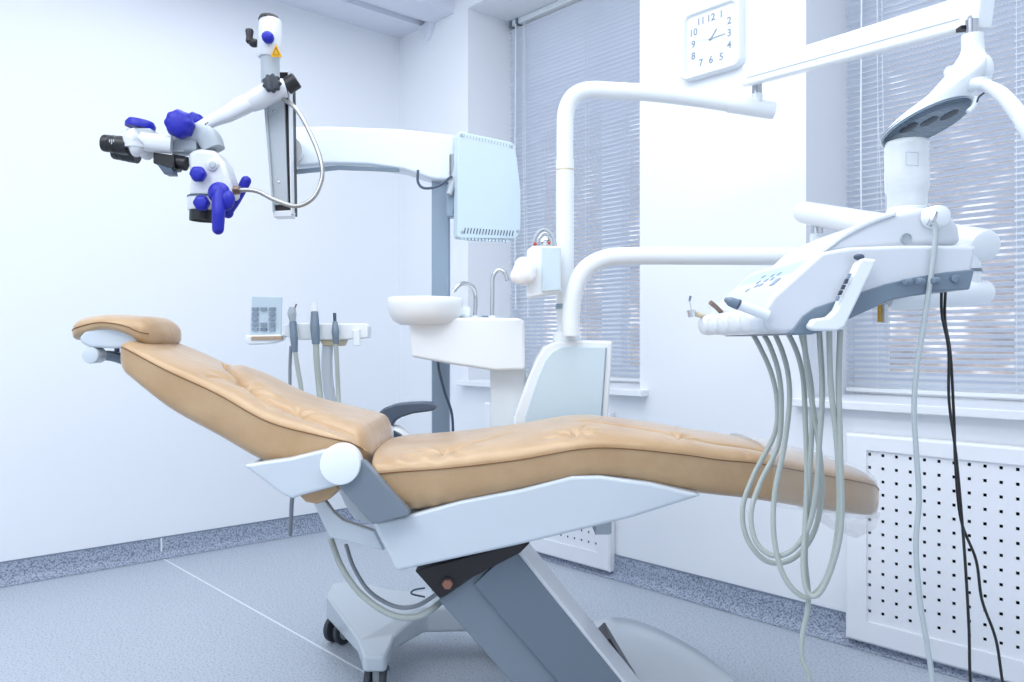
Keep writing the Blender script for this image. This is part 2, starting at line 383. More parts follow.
# ------------------------------------------------------------------ leather cushions
def interp(st, t):
    P = crom([Vector(s[:3]) for s in st], 12); Q = crom([Vector(s[3:6]) for s in st], 12)
    f = t*(len(P)-1); i = min(int(f), len(P)-2); u = f-i
    return P[i].lerp(P[i+1], u), Q[i].lerp(Q[i+1], u)
def segdist(p, a, b):
    ax, ay = a; bx, by = b; dx, dy = bx-ax, by-ay; L = dx*dx+dy*dy
    t = 0 if L == 0 else max(0, min(1, ((p[0]-ax)*dx+(p[1]-ay)*dy)/L))
    return math.hypot(p[0]-ax-t*dx, p[1]-ay-t*dy)
def cushion(name, stations, dc, parent, grooves=(), pinches=(), eL=.05, eR=.05, N=230, M=200, eb=7.0, et=2.5, wave=0, bolster=None):
    # station: (r, z_seam, z_bottom, half_width, crown, shear)
    R = []; seam = []; seamf = []
    L0, L1 = stations[0][0], stations[-1][0]
    for i in range(N+1):
        t = i/N; t = .5-.5*math.cos(PI*t) if i in (0, N) else (t*.75+.25*(.5-.5*math.cos(PI*t)))
        (r, zs, zb), (hw, hc, kk) = interp(stations, t)
        fe = 1
        if r-L0 < eL: fe = min(fe, math.sqrt(max(1e-4, 1-(1-(r-L0)/eL)**2)))
        if L1-r < eR: fe = min(fe, math.sqrt(max(1e-4, 1-(1-(L1-r)/eR)**2)))
        fw = .35+.65*fe; hb = zs-zb; ring = []
        mid = zs-hb*.5
        for j in range(M):
            a = 2*PI*j/M; c, s = math.cos(a), math.sin(a)
            e = et if s > 0 else eb
            dd = hw*fw*math.copysign(abs(c)**(2/e), c)
            h = (hc if s > 0 else hb)*math.copysign(abs(s)**(2/e), s)
            z = zs+h; z = mid+(z-mid)*fe
            if s > 0.02:
                g = 0
                for pts, dep, sg in grooves:
                    ds = min(segdist((r, dc+dd), pts[k], pts[k+1]) for k in range(len(pts)-1))
                    g = max(g, dep*1.0*math.exp(-(ds/(sg*.55))**2)+dep*.45*math.exp(-(ds/(sg*3.2))**2))
                for pr, pd, dep, sg in pinches:
                    ds = math.hypot(r-pr, dc+dd-pd); g += dep*math.exp(-(ds/sg)**1.3)+dep*.45*math.exp(-(ds/(sg*2.2))**2)*math.cos(7*math.atan2(dc+dd-pd, (r-pr)*.7))
                if bolster:
                    gd = None
                    for (ra, da), (rb, db) in zip(bolster, bolster[1:]):
                        if ra <= r <= rb: gd = da+(db-da)*(r-ra)/(rb-ra)
                    if gd is not None and dc+dd > gd: g -= .008*(1-math.exp(-(dc+dd-gd)/.03))*min(1, (bolster[-1][0]-r)/.05)*min(1, (r-bolster[0][0])/.05)
                g = g*min(1, s*3)
                z -= g
            if wave: z += wave*math.sin(r*95+dd*40)*max(0, 1-abs(abs(s)-.45)*2.6)*math.exp(-((r-L0-.1)/.09)**2)
            ring.append(Vector((r+kk*(z-zs), dc+dd, z)))
        R.append(ring)
        if eL*.6 < r-L0 and L1-r > eR*.35:
            j = M//2
            seam.append(ring[j]+Vector((0, -.0012, .0006)));  seamf.append(ring[0]+Vector((0, .0012, .0006)))
    o = obj(name, MB().rings(R), LEATHER, parent, ang=80)
    obj('seam', MB().tube(seam, .0013, 6, 0), STITCH, o)
    obj('seam', MB().tube(seamf, .0013, 6, 0), STITCH, o)
    return o

# ------------------------------------------------------------------ treatment chair
CH = thing('dental_chair', 'reclined tan leather dental chair with white shell and grey lift arm', 'dental chair', (.1, 2.27, 0))
DC = 2.27
bs = [(-1.050, 1.092, 1.040, .15, .018, 0), (-1.01, 1.088, 1.015, .175, .024, 0), (-.885, 1.030, .925, .205, .032, 0),
      (-.749, .973, .855, .23, .038, 0), (-.611, .905, .795, .26, .036, .15), (-.485, .872, .765, .272, .032, .35), (-.40, .853, .745, .272, .026, .45), (-.345, .832, .73, .262, .018, .45)]
cushion('backrest', bs, DC, CH,
        grooves=[([(-.86, 2.42), (-.81, 2.30), (-.72, 2.17), (-.64, 2.13), (-.564, 2.11), (-.48, 2.07), (-.42, 2.05), (-.36, 2.02)], .022, .012),
                 ([(-.72, 2.17), (-.76, 2.14), (-.79, 2.10)], .012, .009), ([(-.67, 2.10), (-.63, 2.07)], .006, .007)],
        pinches=[(-.72, 2.17, .016, .028), (-.564, 2.11, .008, .02)], eL=.05, eR=.07, bolster=[(-.86, 2.42), (-.81, 2.30), (-.72, 2.17), (-.64, 2.13), (-.564, 2.11), (-.48, 2.07), (-.42, 2.05), (-.35, 2.02)])
ss = [(-.355, .775, .68, .285, .040, -.80), (-.28, .783, .680, .288, .045, -.65), (-.147, .793, .696, .288, .048, -.2), (.02, .813, .726, .286, .05, 0), (.17, .838, .756, .28, .05, 0),
      (.277, .838, .752, .27, .048, 0), (.43, .820, .720, .25, .046, 0), (.5226, .805, .706, .235, .045, 0), (.629, .793, .692, .22, .042, 0), (.80, .760, .662, .195, .036, 0), (.92, .735, .645, .175, .030, 0), (.985, .715, .640, .16, .024, 0)]
cushion('seat', ss, DC, CH,
        grooves=[([(.19, 2.22), (.27, 2.17), (.366, 2.145), (.437, 2.12), (.55, 2.115), (.66, 2.12)], .012, .010),
                 ([(-.165, 2.05), (-.07, 2.12), (.0, 2.20)], .006, .008), ([(.165, 2.06), (.09, 2.05)], .007, .009), ([(.19, 2.12), (.165, 2.06)], .006, .008), ([(.60, 2.05), (.60, 2.10)], .004, .006)],
        pinches=[(-.165, 2.05, .010, .025), (.165, 2.06, .012, .022), (.437, 2.12, .012, .02)], eL=.030, eR=.05, wave=.003, N=300)
# clear foot cover over the end of the seat
fc = []
for r, zs, zb, hw, hc in ((.66, .787, .690, .222, .050), (.75, .771, .675, .208, .049), (.85, .750, .655, .190, .043), (.945, .729, .650, .176, .038)):
    ring = []
    for k in range(33):
        a = PI*k/32; c, s = math.cos(a), math.sin(a)
        ring.append(Vector((r, DC-(hw+.004)*math.copysign(abs(c)**.8, c), zs+hc*abs(s)**.8)))
    ring = [Vector((r, DC-(hw+.004), zb-.004))]+ring+[Vector((r, DC+(hw+.004), zb-.004))]
    fc.append(ring)
m = MB(); L = [[m.bm.verts.new(p) for p in r] for r in fc]
for i in range(3):
    for j in range(len(L[0])-1): m.bm.faces.new((L[i][j], L[i][j+1], L[i+1][j+1], L[i+1][j]))
obj('foot_cover', m, CLEAR, CH, solid=.001, label='clear plastic sheet over the foot end')
# drooping clear bag part beneath
bagp = [(.78, .655), (.86, .60), (.925, .575), (.975, .60), (.99, .645), (.93, .655)]
m = MB(); Rg = []
for f, dd in ((.0, .02), (.6, .05), (1, .10), (1, .22), (.6, .27), (0, .3)):
    Rg.append([Vector((.9+(x-.9)*(.3+.7*f), 2.07+dd, .655+(z-.655)*(.3+.7*f))) for x, z in bagp])
m.rings(Rg)
obj('foot_cover', m, CLEAR, CH, bevel=.004, ang=20, label='clear plastic pocket under the foot end')
# headrest
hb = V(121, 328, 2.27)
hst = [(70, 328, 333, .02, .07), (74, 322, 339.5, .03, .09), (84, 317.5, 337, .04, .11), (107, 315, 330, .05, .125), (126, 316, 331, .055, .135), (140, 317, 337, .055, .135), (147, 318, 343, .05, .135), (154, 322, 345, .05, .13), (159, 329, 342, .03, .11)]
R = []
for i in range(49):
    t = i/48; P = crom([Vector((a, b, c)) for a, b, c, _, _ in hst], 6); Q = crom([Vector((x[3], x[4], 0)) for x in hst], 6)
    p = P[i]; q = Q[i]
    d = 2.2; r = (p.x-HX)/F*d; zt = CAMZ+(HY-p.y)/F*d; zb = CAMZ+(HY-p.z)/F*d
    ring = []
    for j in range(48):
        a = 2*PI*j/48; c, s = math.cos(a), math.sin(a)
        e = 3.0
        zc = (zt+zb)/2; hh = (zt-zb)/2+.004
        fe = math.sqrt(max(.02, 1-(abs(t-.5)*2)**5))
        dd = q.y*math.copysign(abs(c)**(2/e), c)*fe
        sagf = (dd/q.y)**2*.006
        ring.append(Vector((r, 2.27+dd, zc+hh*fe*math.copysign(abs(s)**(2/e), s)-sagf)))
    R.append(ring)
hr = obj('headrest', MB().rings(R), LEATHER, CH, ang=80)
obj('seam', MB().tube([R[i][24]+Vector((0, -.001, .004)) for i in range(4, 44)], .0012, 6, 0), STITCH, hr)
obj('headrest_shell', MB().prism(PR([(80, 338), (86, 331), (104, 327), (126, 328), (138, 336), (144, 344), (139, 347.5), (115, 348.5), (92, 347.5), (83, 344)], 2.165), 2.155, 2.34), SHELL, CH, bevel=.012, seg=5)
c0 = V(98.5, 355, 2.2)
kn = obj('headrest_knob', rcyl(c0-Vector((0, .045, 0)), (0, 1, 0), .0225, .05, .004), SHELL, CH)
obj('headrest_bar', MB().tube([V(96, 356, 2.27), V(112, 356, 2.27), V(130, 362, 2.27), V(150, 374, 2.27)], .014, 14, 6, sq=(1, 1.6, 4)), GREY, CH)
obj('headrest_post', rcyl(V(117, 352, 2.25), (0, 0, 1), .007, .03, .001, 14), GREYD, CH)
# backrest white shell and hub
obj('backrest_shell', MB().prism(PR([(243, 465), (262, 462), (290, 458), (318, 451), (342, 446), (352, 466), (344, 484), (322, 490), (300, 496), (293, 499), (282, 494)], 1.96), 1.955, 2.0).prism(
    PR([(243, 465), (262, 470), (300, 480), (322, 488), (300, 496), (293, 499), (282, 494)], 1.96), 1.99, 2.56), SHELL, CH, bevel=.008)
obj('backrest_flap', MB().prism(PR([(296, 492), (337, 484), (340, 488), (330, 499), (317, 504), (306, 502)], 1.99), 1.985, 2.54), LEATHER, CH, bevel=.012, seg=4)
hc_ = V(339.5, 465, 1.93)
hub = obj('hub', rcyl(hc_-Vector((0, .0, 0)), (0, 1, 0), .0485, .05, .004, 48), WHITE, CH)
obj('hub', rcyl(Vector((hc_.x-.01, 2.54, hc_.z)), (0, 1, 0), .0485, .05, .004, 48), WHITE, CH)
gp = [(356, 458), (365, 463), (388, 489), (409, 512), (409, 515.5), (372, 524.5), (352, 502), (338, 486), (350, 470)]
obj('side_bracket', MB().prism(PR(gp, 1.945), 1.945, 1.985), GREY, CH, bevel=.003)
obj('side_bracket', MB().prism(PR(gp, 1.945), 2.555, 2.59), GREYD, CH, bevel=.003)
# armrest on the far side
obj('armrest', MB().prism(PR([(376, 415), (384, 408), (395, 404), (408, 402.4), (422, 401.8), (432, 402.5), (437, 406), (435, 410), (428, 411.5), (413, 413.5), (402, 417), (395, 421), (391, 428), (389, 440), (380, 440), (378, 425)], 2.58), 2.57, 2.63), GREYD, CH, bevel=.012, seg=4, ang=50)
obj('armrest_base', MB().tube([V(384, 436, 2.6), V(396, 434, 2.6), V(408, 440, 2.6)], [.03, .03, .02], 18), WHITE, CH)
# white shell below the seat
sh = PR([(372, 523), (410, 515), (460, 501), (520, 489.5), (572, 476.5), (600, 476), (650, 483), (703, 495.5), (632, 518), (516, 546), (396, 572)], 1.985)
def shell_prof(k): return [(x, z) for x, z in sh]
obj('seat_shell', MB().prism(sh, 1.985, 2.53), SHELL, CH, bevel=.010, seg=4, ang=25)
# linkage arms
l1 = [(312, 501), (323, 498), (333, 512), (343, 521), (374, 531), (384, 551), (329, 537)]
l2 = [(329, 493), (339, 489), (346, 508), (356, 519), (374, 524), (376, 535), (348, 527), (338, 513)]
obj('linkage_arm', MB().prism(PR(l1, 2.05), 2.05, 2.075), SHELL, CH, bevel=.004)
obj('linkage_arm', MB().prism(PR(l2, 2.3), 2.40, 2.425), SHELL, CH, bevel=.004)
# black bracket and bolt
obj('pivot_bracket', MB().prism(PR([(415, 571), (514, 545), (530, 543), (520, 553), (465, 581), (440, 599)], 2.04), 2.04, 2.50), BMET, CH, bevel=.002)
bp = V(447.5, 584, 2.035)
obj('bolt', MB().lathe(bp, (0, 1, 0), [(.0, -.006), (.012, -.006), (.014, -.004), (.014, .004)], 6), BRASS, CH, ang=20)
obj('washer', rcyl(bp+Vector((0, -.001, 0)), (0, 1, 0), .017, .004, .001), BMET, CH)
# lift arm
obj('lift_arm', MB().prism(PR([(438, 600), (466, 580), (512, 548), (518, 549), (590, 640), (624, 682), (668, 737), (640, 790), (590, 772)], 2.06), 2.06, 2.27), GREY, CH, bevel=.006)
obj('lift_arm_cover', MB().prism(PR([(474, 585), (508, 552), (514, 550), (622, 683), (664, 735), (640, 770), (618, 752)], 2.045), 2.045, 2.065), ARMC, CH, bevel=.003)
obj('lift_arm_lit_face', MB().prism(PR([(513, 547.5), (517, 546), (591, 638.5), (625.5, 681), (669.5, 736), (667, 738), (622, 683), (588, 641)], 2.06), 2.055, 2.275), MWHITE, CH, bevel=.001)  # pale strip: light on the arm's upper face put into the colour
obj('rubber_boot', MB().prism(PR([(600, 648), (610, 638), (636, 682), (658, 716), (640, 722), (608, 665)], 2.28), 2.28, 2.42), BLACK, CH, bevel=.006)
# floor base
bpoly = [(.12, 2.06), (.2, 1.95), (.58, 1.95), (.68, 2.05), (.70, 2.25), (.68, 2.50), (.60, 2.76), (.45, 3.0), (.30, 3.02), (.18, 2.8), (.12, 2.4)]
bpoly = [(p.x, p.y) for p in crom([Vector((a, b, 0)) for a, b in bpoly], 5, True)]
def off(poly, k):
    cx = sum(p[0] for p in poly)/len(poly); cy = sum(p[1] for p in poly)/len(poly)
    return [(cx+(x-cx)*k, cy+(y-cy)*k) for x, y in poly]
bm_ = MB().rings([[(x, y, z) for x, y in off(bpoly, k)] for k, z in ((1, 0), (1, .03), (.985, .055), (.94, .08), (.85, .1), (.5, .115), (.1, .118))])
obj('floor_base', bm_, SHELL, CH, ang=50)
# chair tubes
h1 = [V(331, 540, 2.2), V(342, 568, 2.15), V(362, 595, 2.12), V(390, 614, 2.1), V(416, 617, 2.1), V(436, 606, 2.12), V(447, 594, 2.2)]
h2 = [V(346, 545, 2.35), V(354, 568, 2.3), V(370, 592, 2.28), V(394, 606, 2.25), V(416, 606, 2.2), V(440, 592, 2.2)]
obj('supply_hose', MB().tube(h1, .0085, 12), HOSE, CH)
obj('supply_hose', MB().tube(h2, .006, 12), CABLEG, CH)
obj('supply_hose', MB().tube([V(290, 535, 2.6), V(291, 520, 2.58), V(294, 490, 2.5), V(310, 478, 2.4)], .007, 10), CABLEG, CH, label='short grey hose end hanging under the backrest')
obj('latch', MB().box((.215, 2.1, .60), (.26, 2.2, .64)), CAST, CH, bevel=.008)
obj('latch', MB().tube([V(425, 588, 2.6), V(414, 590, 2.6), V(412, 594, 2.6), V(425, 597, 2.6)], .003, 8), GREYD, CH, label='dark wire loop')

# ------------------------------------------------------------------ microscope on its stand
MS = thing('surgical_microscope', 'surgical microscope with blue knobs and grips on a wheeled stand with grey column', 'microscope', (-.27, 2.95, 0))
# wheeled base
legp = [(-.685, 3.07), (-.60, 3.10), (-.42, 2.98), (-.10, 2.96), (0.02, 2.88), (0.02, 2.80), (-.30, 2.78), (-.385, 2.66), (-.385, 2.47), (-.455, 2.47), (-.50, 2.62), (-.67, 2.92)]
o_ = [(x, y) for x, y in legp]
def zt(x, y): return .19 if y > 2.75 else .145
base = MB().rings([[(x, y, .10 if y > 2.75 else .09) for x, y in o_], [(x, y, zt(x, y)) for x, y in o_]])
sb = obj('stand_base', base, SHELL, MS, bevel=.014, seg=4, ang=30)
for (x, y) in ((-.635, 2.98), (-.42, 2.52), (.0, 2.84), (-.05, 2.93)):
    wa = Vector((.85, -.53, 0)) if y > 2.9 and x < -.5 else Vector((1, 0, 0))
    cs = obj('caster', MB().tube([(x, y, .1), (x, y, .085)], .018, 14, 0).box((x-.012, y-.03, .045), (x+.012, y+.03, .092)), CAST, MS, bevel=.004)
    for s in (-1, 1):
        obj('wheel', rcyl(Vector((x, y-.012, .05))+wa*(s*.024-.0105), wa, .05, .021, .006), RUB, cs)
        obj('wheel_hub', rcyl(Vector((x, y-.012, .05))+wa*(s*.0345-.0015), wa, .032, .003, .001), CAST, cs)
CX, CY = -.268, 3.05
obj('stand_column', MB().box((CX-.033, CY-.03, .16), (CX+.033, CY+.03, 1.86)), COL, MS, bevel=.006)
obj('column_cap', MB().box((CX-.06, CY-.05, 1.74), (CX+.045, CY+.05, 1.872)), MWHITE, MS, bevel=.012)
obj('power_cable', MB().tube([V(446, 345, 3.0), V(438, 360, 2.97), V(444, 390, 2.97), V(452, 415, 2.97), V(453, 450, 2.97)], .005, 10), GREYD, MS)
obj('power_cable', MB().tube([V(418, 170, 2.93), V(418, 182, 2.93), V(424, 188, 2.93), V(438, 186, 2.93), V(452, 176, 2.93)], .005, 10), GREYD, MS)
d = 3.0
ap = PR([(284, 128), (330, 127.5), (400, 130), (455, 136), (455, 182), (432, 180), (405, 171), (370, 166), (330, 165), (284, 169)], d)
obj('swing_arm', MB().prism(ap, 2.98, 3.09), mat('milky_arm', '#E4EEF6', .3), MS, bevel=.012, seg=4, ang=25)
obj('arm_rail', MB().prism(PR([(290, 172), (340, 167), (400, 170), (400, 173), (340, 171), (290, 176)], d), 2.97, 2.985), GREYP, MS)
# support beam
d = 2.62
def beam(pts, d0, d1, m, nm, b=.002, par=MS, **k): return obj(nm, MB().prism(PR(pts, d0), d0, d1), m, par, bevel=b, **k)
beam([(262, 72), (289, 72), (291, 213), (273, 215)], 2.62, 2.70, BMET, 'support_beam')
beam([(265.5, 90), (284, 88), (288, 204), (274, 205)], 2.61, 2.622, CAST, 'beam_panel', .003)
beam([(287.5, 72), (289.5, 70), (292, 214), (290.5, 214)], 2.605, 2.64, MWHITE, 'beam_edge', .002)
beam([(261, 72), (264, 72), (274, 212), (272.5, 212)], 2.60, 2.68, CAST, 'beam_edge', .001)
beam([(272.5, 211), (291, 210), (291, 216.5), (273, 217)], 2.605, 2.66, MWHITE, 'beam_end', .003)
for p in ((273.5, 111), (278.5, 182)): obj('screw', rcyl(V(*p, 2.607), (0, 1, 0), .004, .006, .001, 12), CHROME, MS)
obj('beam_joint', MB().tube([V(287, 150, 2.72), V(289, 150, 2.85), V(291, 150, 3.02)], .05, 20, 2), MWHITE, MS)
# suspension head
ch = V(269, 58, 2.56)
hous = obj('suspension_head', MB().lathe(ch, (.04, 0, 1), [(0, 0), (.034, 0), (.037, .005), (.038, .06), (.036, .110), (.032, .121), (0, .123)], 32), MWHITE, MS, ang=40)
obj('cap', MB().lathe(V(269, 20.5, 2.56), (.04, 0, 1), [(0, 0), (.033, 0), (.031, .008), (.027, .014), (0, .015)], 32), BLACK, MS)
obj('knob', MB().lathe(V(268, 37.5, 2.513), (0, -1, 0), [(0, -.01), (.017, -.01), (.019, 0), (.017, .012), (.009, .017), (0, .018)], 12), BLUE, MS, ang=60, label='small blue knob on the suspension head')
tri = MB(); a_, b_, c_ = V(276, 43.5, 2.513), V(270.8, 56.5, 2.513), V(282, 57, 2.53)
tri.rings([[a_, b_, c_], [p+Vector((0, .003, 0)) for p in (a_, b_, c_)]]); obj('warning_sticker', tri, YEL, MS)
tr2 = MB(); c0_ = (a_+b_+c_)/3
q_ = [c0_+(p-c0_)*.55+Vector((0, -.001, 0)) for p in (a_, b_, c_)]
tr2.tube([q_[0], q_[1], q_[2], q_[0]], .0008, 6, 0); obj('warning_mark', tr2, BLACK, MS)
obj('side_knob', merge(MB().lathe(V(249.5, 37, 2.56), (0, 0, 1), [(0, -.02), (.008, -.02), (.012, -.014), (.010, 0), (.013, .018), (.011, .024), (0, .026)], 16),
    MB().tube([V(251, 42, 2.56), V(260, 42, 2.56)], .008, 12, 0), MB().ball(V(254, 43, 2.56), .017, (1, .9, .8))), BLACK, MS)
obj('post', MB().lathe(V(270.5, 82, 2.56), (-.02, 0, 1), [(0, 0), (.029, 0), (.029, .07), (.034, .085), (0, .087)], 28), CAST, MS)
# star knob
stp = []
kc = V(273, 84.5, 2.52)
for j in range(64):
    a = 2*PI*j/64; r = .027+.0025*math.cos(9*a); stp.append((r*math.cos(a), r*math.sin(a)))
obj('star_knob', MB().rings([[kc+Vector((x*k, y, z*k)) for x, z in stp] for k, y in ((.9, 0), (1, -.005), (1, -.018), (.85, -.023))]), RUB, MS, ang=50)
ln = MB().tube([V(285, 88, 2.56), V(273, 91, 2.55), V(258, 99, 2.55), V(250, 103, 2.55)], [.030, .034, .034, .030], 20, 8)
ln.tube([V(253, 101, 2.55), V(240, 107, 2.54), V(228, 114, 2.53), V(212, 121, 2.52), V(188, 134, 2.5)], [.026, .027, .023, .018, .014], 20, 8, sq=(1, 1, 3.5))
obj('inclined_arm', ln, MWHITE, MS)
obj('arm_marking', MB().tube([V(202, 127, 2.47), V(204, 128.5, 2.47), V(205.5, 124, 2.47), V(208, 122.5, 2.47)], .0016, 8, 0), INKD, MS)
obj('end_cap', MB().tube([V(286, 87, 2.56), V(297, 80, 2.56)], [.027, .026], 22, 0), BLACK, MS, bevel=.004)
# big blue lobed knobs
def lobed(c, ax, r, h, lob=8):
    c = Vector(c); a = Vector(ax).normalized(); u = a.cross(Vector((0, 0, 1))).normalized(); v = a.cross(u); R = []
    for k, hh in ((.3, -.5), (.75, -.5), (.95, -.35), (1, 0), (.92, .3), (.7, .46), (.3, .5)):
        R.append([c+a*h*hh+(u*math.cos(2*PI*j/64)+v*math.sin(2*PI*j/64))*r*k*(1+.045*math.cos(lob*2*PI*j/64)) for j in range(64)])
    return MB().rings(R)
obj('knob', lobed(V(179.5, 124, 2.44), (.1, -1, 0), .0415, .06), BLUE, MS, ang=60, label='large blue lobed knob')
obj('knob', lobed(V(195, 122, 2.56), (.1, 1, 0), .028, .05), BLUE, MS, ang=60, label='blue knob behind the arm')
# microscope carrier and body
obj('carrier', MB().tube([V(196, 133, 2.5), V(208, 138, 2.5), V(214, 150, 2.5)], [.03, .034, .030], 22, 6, sq=(1, 1.2, 4)).tube([V(180, 134, 2.5), V(181, 154, 2.5)], .024, 20, 0, sq=(1, 1.2, 4)).tube([V(178, 146, 2.5), V(200, 146, 2.5)], .026, 20, 0, sq=(1, 1.2, 4)), CAST, MS, ang=50)
body = [(187, 153), (198, 148), (215, 150), (224, 162), (232, 186), (231, 197), (188, 197), (190, 180)]
obj('optics_body', MB().prism(PR(body, 2.46), 2.455, 2.55), MWHITE, MS, bevel=.016, seg=5, ang=25)
obj('lens_housing', MB().lathe(V(205, 211, 2.5), (0.02, 0, 1), [(0, 0), (.050, 0), (.052, .005), (.052, .042), (0, .044)], 36), MWHITE, MS)
obj('housing_ring', MB().lathe(V(205.5, 198.5, 2.5), (0, 0, 1), [(0, 0), (.0535, 0), (.0535, .006), (0, .006)], 36), GREYD, MS)
obj('objective', MB().lathe(V(203, 221, 2.5), (0.04, 0, 1), [(0, .01), (.034, .01), (.038, 0), (.0405, 0), (.0405, .032), (0, .034)], 36), BLACK, MS)
obj('knob', lobed(V(198, 174, 2.43), (0, -1, 0), .0235, .03, 6), BLUE, MS, ang=60, label='blue knob on the optics body')
obj('knob', lobed(V(201.5, 203, 2.43), (0, -1, 0), .0235, .03, 6), BLUE, MS, ang=60, label='blue knob on the lens housing')
obj('button', rcyl(V(213, 165, 2.455), (0, -1, 0), .018, .01, .004), MWHITE, MS)
obj('button', rcyl(V(213, 165, 2.447), (0, -1, 0), .011, .008, .003), CAST, MS)
# blue grips
g1 = MB().tube([V(221, 189, 2.42), V(219, 200, 2.41), V(218.5, 214, 2.40), V(218, 229, 2.40)], [.020, .020, .019, .017], 18).ball(V(218, 229, 2.40), .017).ball(V(219, 193, 2.42), .033, (1, .7, 1)).ball(V(225, 200, 2.42), .030, (1, .7, 1.1))
obj('grip', g1, BLUE, MS, ang=70)
g2 = MB().tube([V(228, 213, 2.55), V(236, 200, 2.55), V(246, 181, 2.55)], [.013, .015, .016], 16).ball(V(246, 181, 2.55), .016).ball(V(228, 213, 2.55), .017)
obj('grip', g2, BLUE, MS, ang=70)
obj('cable_socket', MB().tube([V(232, 190, 2.48), V(240, 190, 2.48)], .014, 14, 0), BROWND, MS, bevel=.002)
hz = [V(238, 190, 2.48), V(256, 191, 2.48), V(275, 200, 2.48), V(296, 206, 2.48), V(313, 198, 2.48), V(322, 178, 2.49), V(320, 158, 2.5), V(311, 135, 2.52), V(297, 110, 2.54), V(282, 98, 2.56)]
pp = crom(hz, 30)
obj('flexible_conduit', MB().tube(pp, [.0072 if i % 2 else .0064 for i in range(len(pp))], 10, 0), STEELHOSE, MS, ang=70)
# binocular tube
obj('binocular_tube', MB().tube([V(143, 141, 2.44), V(155, 143, 2.44), V(172, 145, 2.45)], [.028, .027, .026], 20, 6, sq=(1, 1, 3)).tube([V(134, 148, 2.42), V(134, 140, 2.42), V(140, 136, 2.42)], [.030, .032, .028], 20).ball(V(136, 145, 2.42), .034, (.6, .8, 1.05)).ball(V(147, 151, 2.50), .028, (.9, .8, 1)), MWHITE, MS, ang=60)
obj('adjuster_body', MB().prism(PR([(126, 128), (150, 128), (153, 136), (130, 138), (125, 134)], 2.42), 2.42, 2.50), CAST, MS, bevel=.004)
obj('adjuster_wheel', MB().lathe(V(140, 128.5, 2.46), (.15, 0, 1), [(0, 0), (.043, 0), (.044, .012), (.036, .024), (0, .026)], 36), BLUE, MS, ang=40)
for (a, b, dd) in (((103.5, 143.0), (129, 146), 2.42), ((114, 151), (138, 155), 2.54)):
    P0, P1 = V(*a, dd), V(*b, dd); ax = P1-P0; Ln = ax.length
    ey = obj('eyepiece', MB().lathe(P0, ax, [(.018, 0), (.024, 0), (.0255, .004), (.0255, .02), (.024, .022), (.026, .026), (.026, .04), (.024, .044), (.027, .046), (.027, Ln)], 32), BLACK, MS)
    for k in range(3): obj('scale_mark', MB().box((P0.x+.03+.006*k, dd-.0275, P0.z-.004-.006*(k % 2)), (P0.x+.033+.006*k, dd-.026, P0.z+.004)), CAST, ey)
obj('prism_block', MB().prism(PR([(153, 152), (174, 155), (174, 168), (168, 169), (153, 163)], 2.44), 2.44, 2.50), BLACK, MS, bevel=.003)
obj('prism_block', MB().prism(PR([(156, 163), (171, 166), (173, 174), (164, 174)], 2.44), 2.44, 2.48), GREYD, MS, bevel=.002)
obj('adapter_ring', MB().tube([V(172, 161, 2.47), V(187, 164, 2.47)], .022, 20, 0), BLACK, MS, bevel=.003)

# ------------------------------------------------------------------ equipment box beside the column
EB = thing('equipment_box', 'pale blue-white box with slotted vents and corner screws, mounted beside the grey column', 'equipment box', (-.08, 3.03, 1.45))
E0 = Vector((-.196, 2.90, 0)); eu = Vector((.916, .40, 0)); en = Vector((.40, -.916, 0)); zb_, zt_ = 1.487, 1.852
def epl(u, z, n=0): return E0+eu*u+en*n+Vector((0, 0, z))
out = [(0, 1.49), (.003, 1.85), (.010, 1.861), (.212, 1.842), (.225, 1.832), (.235, 1.78), (.25, 1.66), (.25, 1.53), (.242, 1.499), (.225, 1.485), (.010, 1.477), (.003, 1.481)]
obj('case', MB().rings([[epl(u, z, -.045) for u, z in out], [epl(u, z, 0) for u, z in out]]), BLUEW, EB, bevel=.006, ang=25)
vm = MB(); vt = MB()
for k in range(17):
    u = .028+.0118*k
    vm.obox(epl(u, 1.505, .0005), eu*.0022+Vector((0, 0, .010)), eu*.0017, en*.0006)
    vt.obox(epl(u-.002, 1.848-.10*u, .0005), eu*.0015+Vector((0, 0, .006)), eu*.0014, en*.0006)
obj('vent_slots', vm, INKD, EB); obj('vent_slots', vt, CAST, EB)
for u, z in ((.015, 1.848), (.212, 1.826), (.018, 1.50), (.236, 1.515)): obj('screw', rcyl(epl(u, z, 0), en, .006, .003, .001, 14), CAST, EB)
lip = MB()
for k in range(14): lip.obox(epl(.02+.0135*k, 1.476, -.01), eu*.004, Vector((0, 0, .004)), en*.008)
obj('bottom_teeth', lip, BLUEW, EB)
obj('mount_bracket', MB().box((-.235, 2.98, 1.60), (-.20, 3.05, 1.80)).tube([V(449, 195, 2.93), V(455, 175, 2.95), V(458, 160, 2.97)], .012, 10, 4), CAST, EB, bevel=.004)
obj('clamp', MB().box((-.24, 2.95, 1.56), (-.19, 3.0, 1.68)), COL, EB, bevel=.008)
obj('plug', MB().tube([V(455, 214, 2.95), V(456, 200, 2.95)], .008, 10, 0), BLACK, EB)

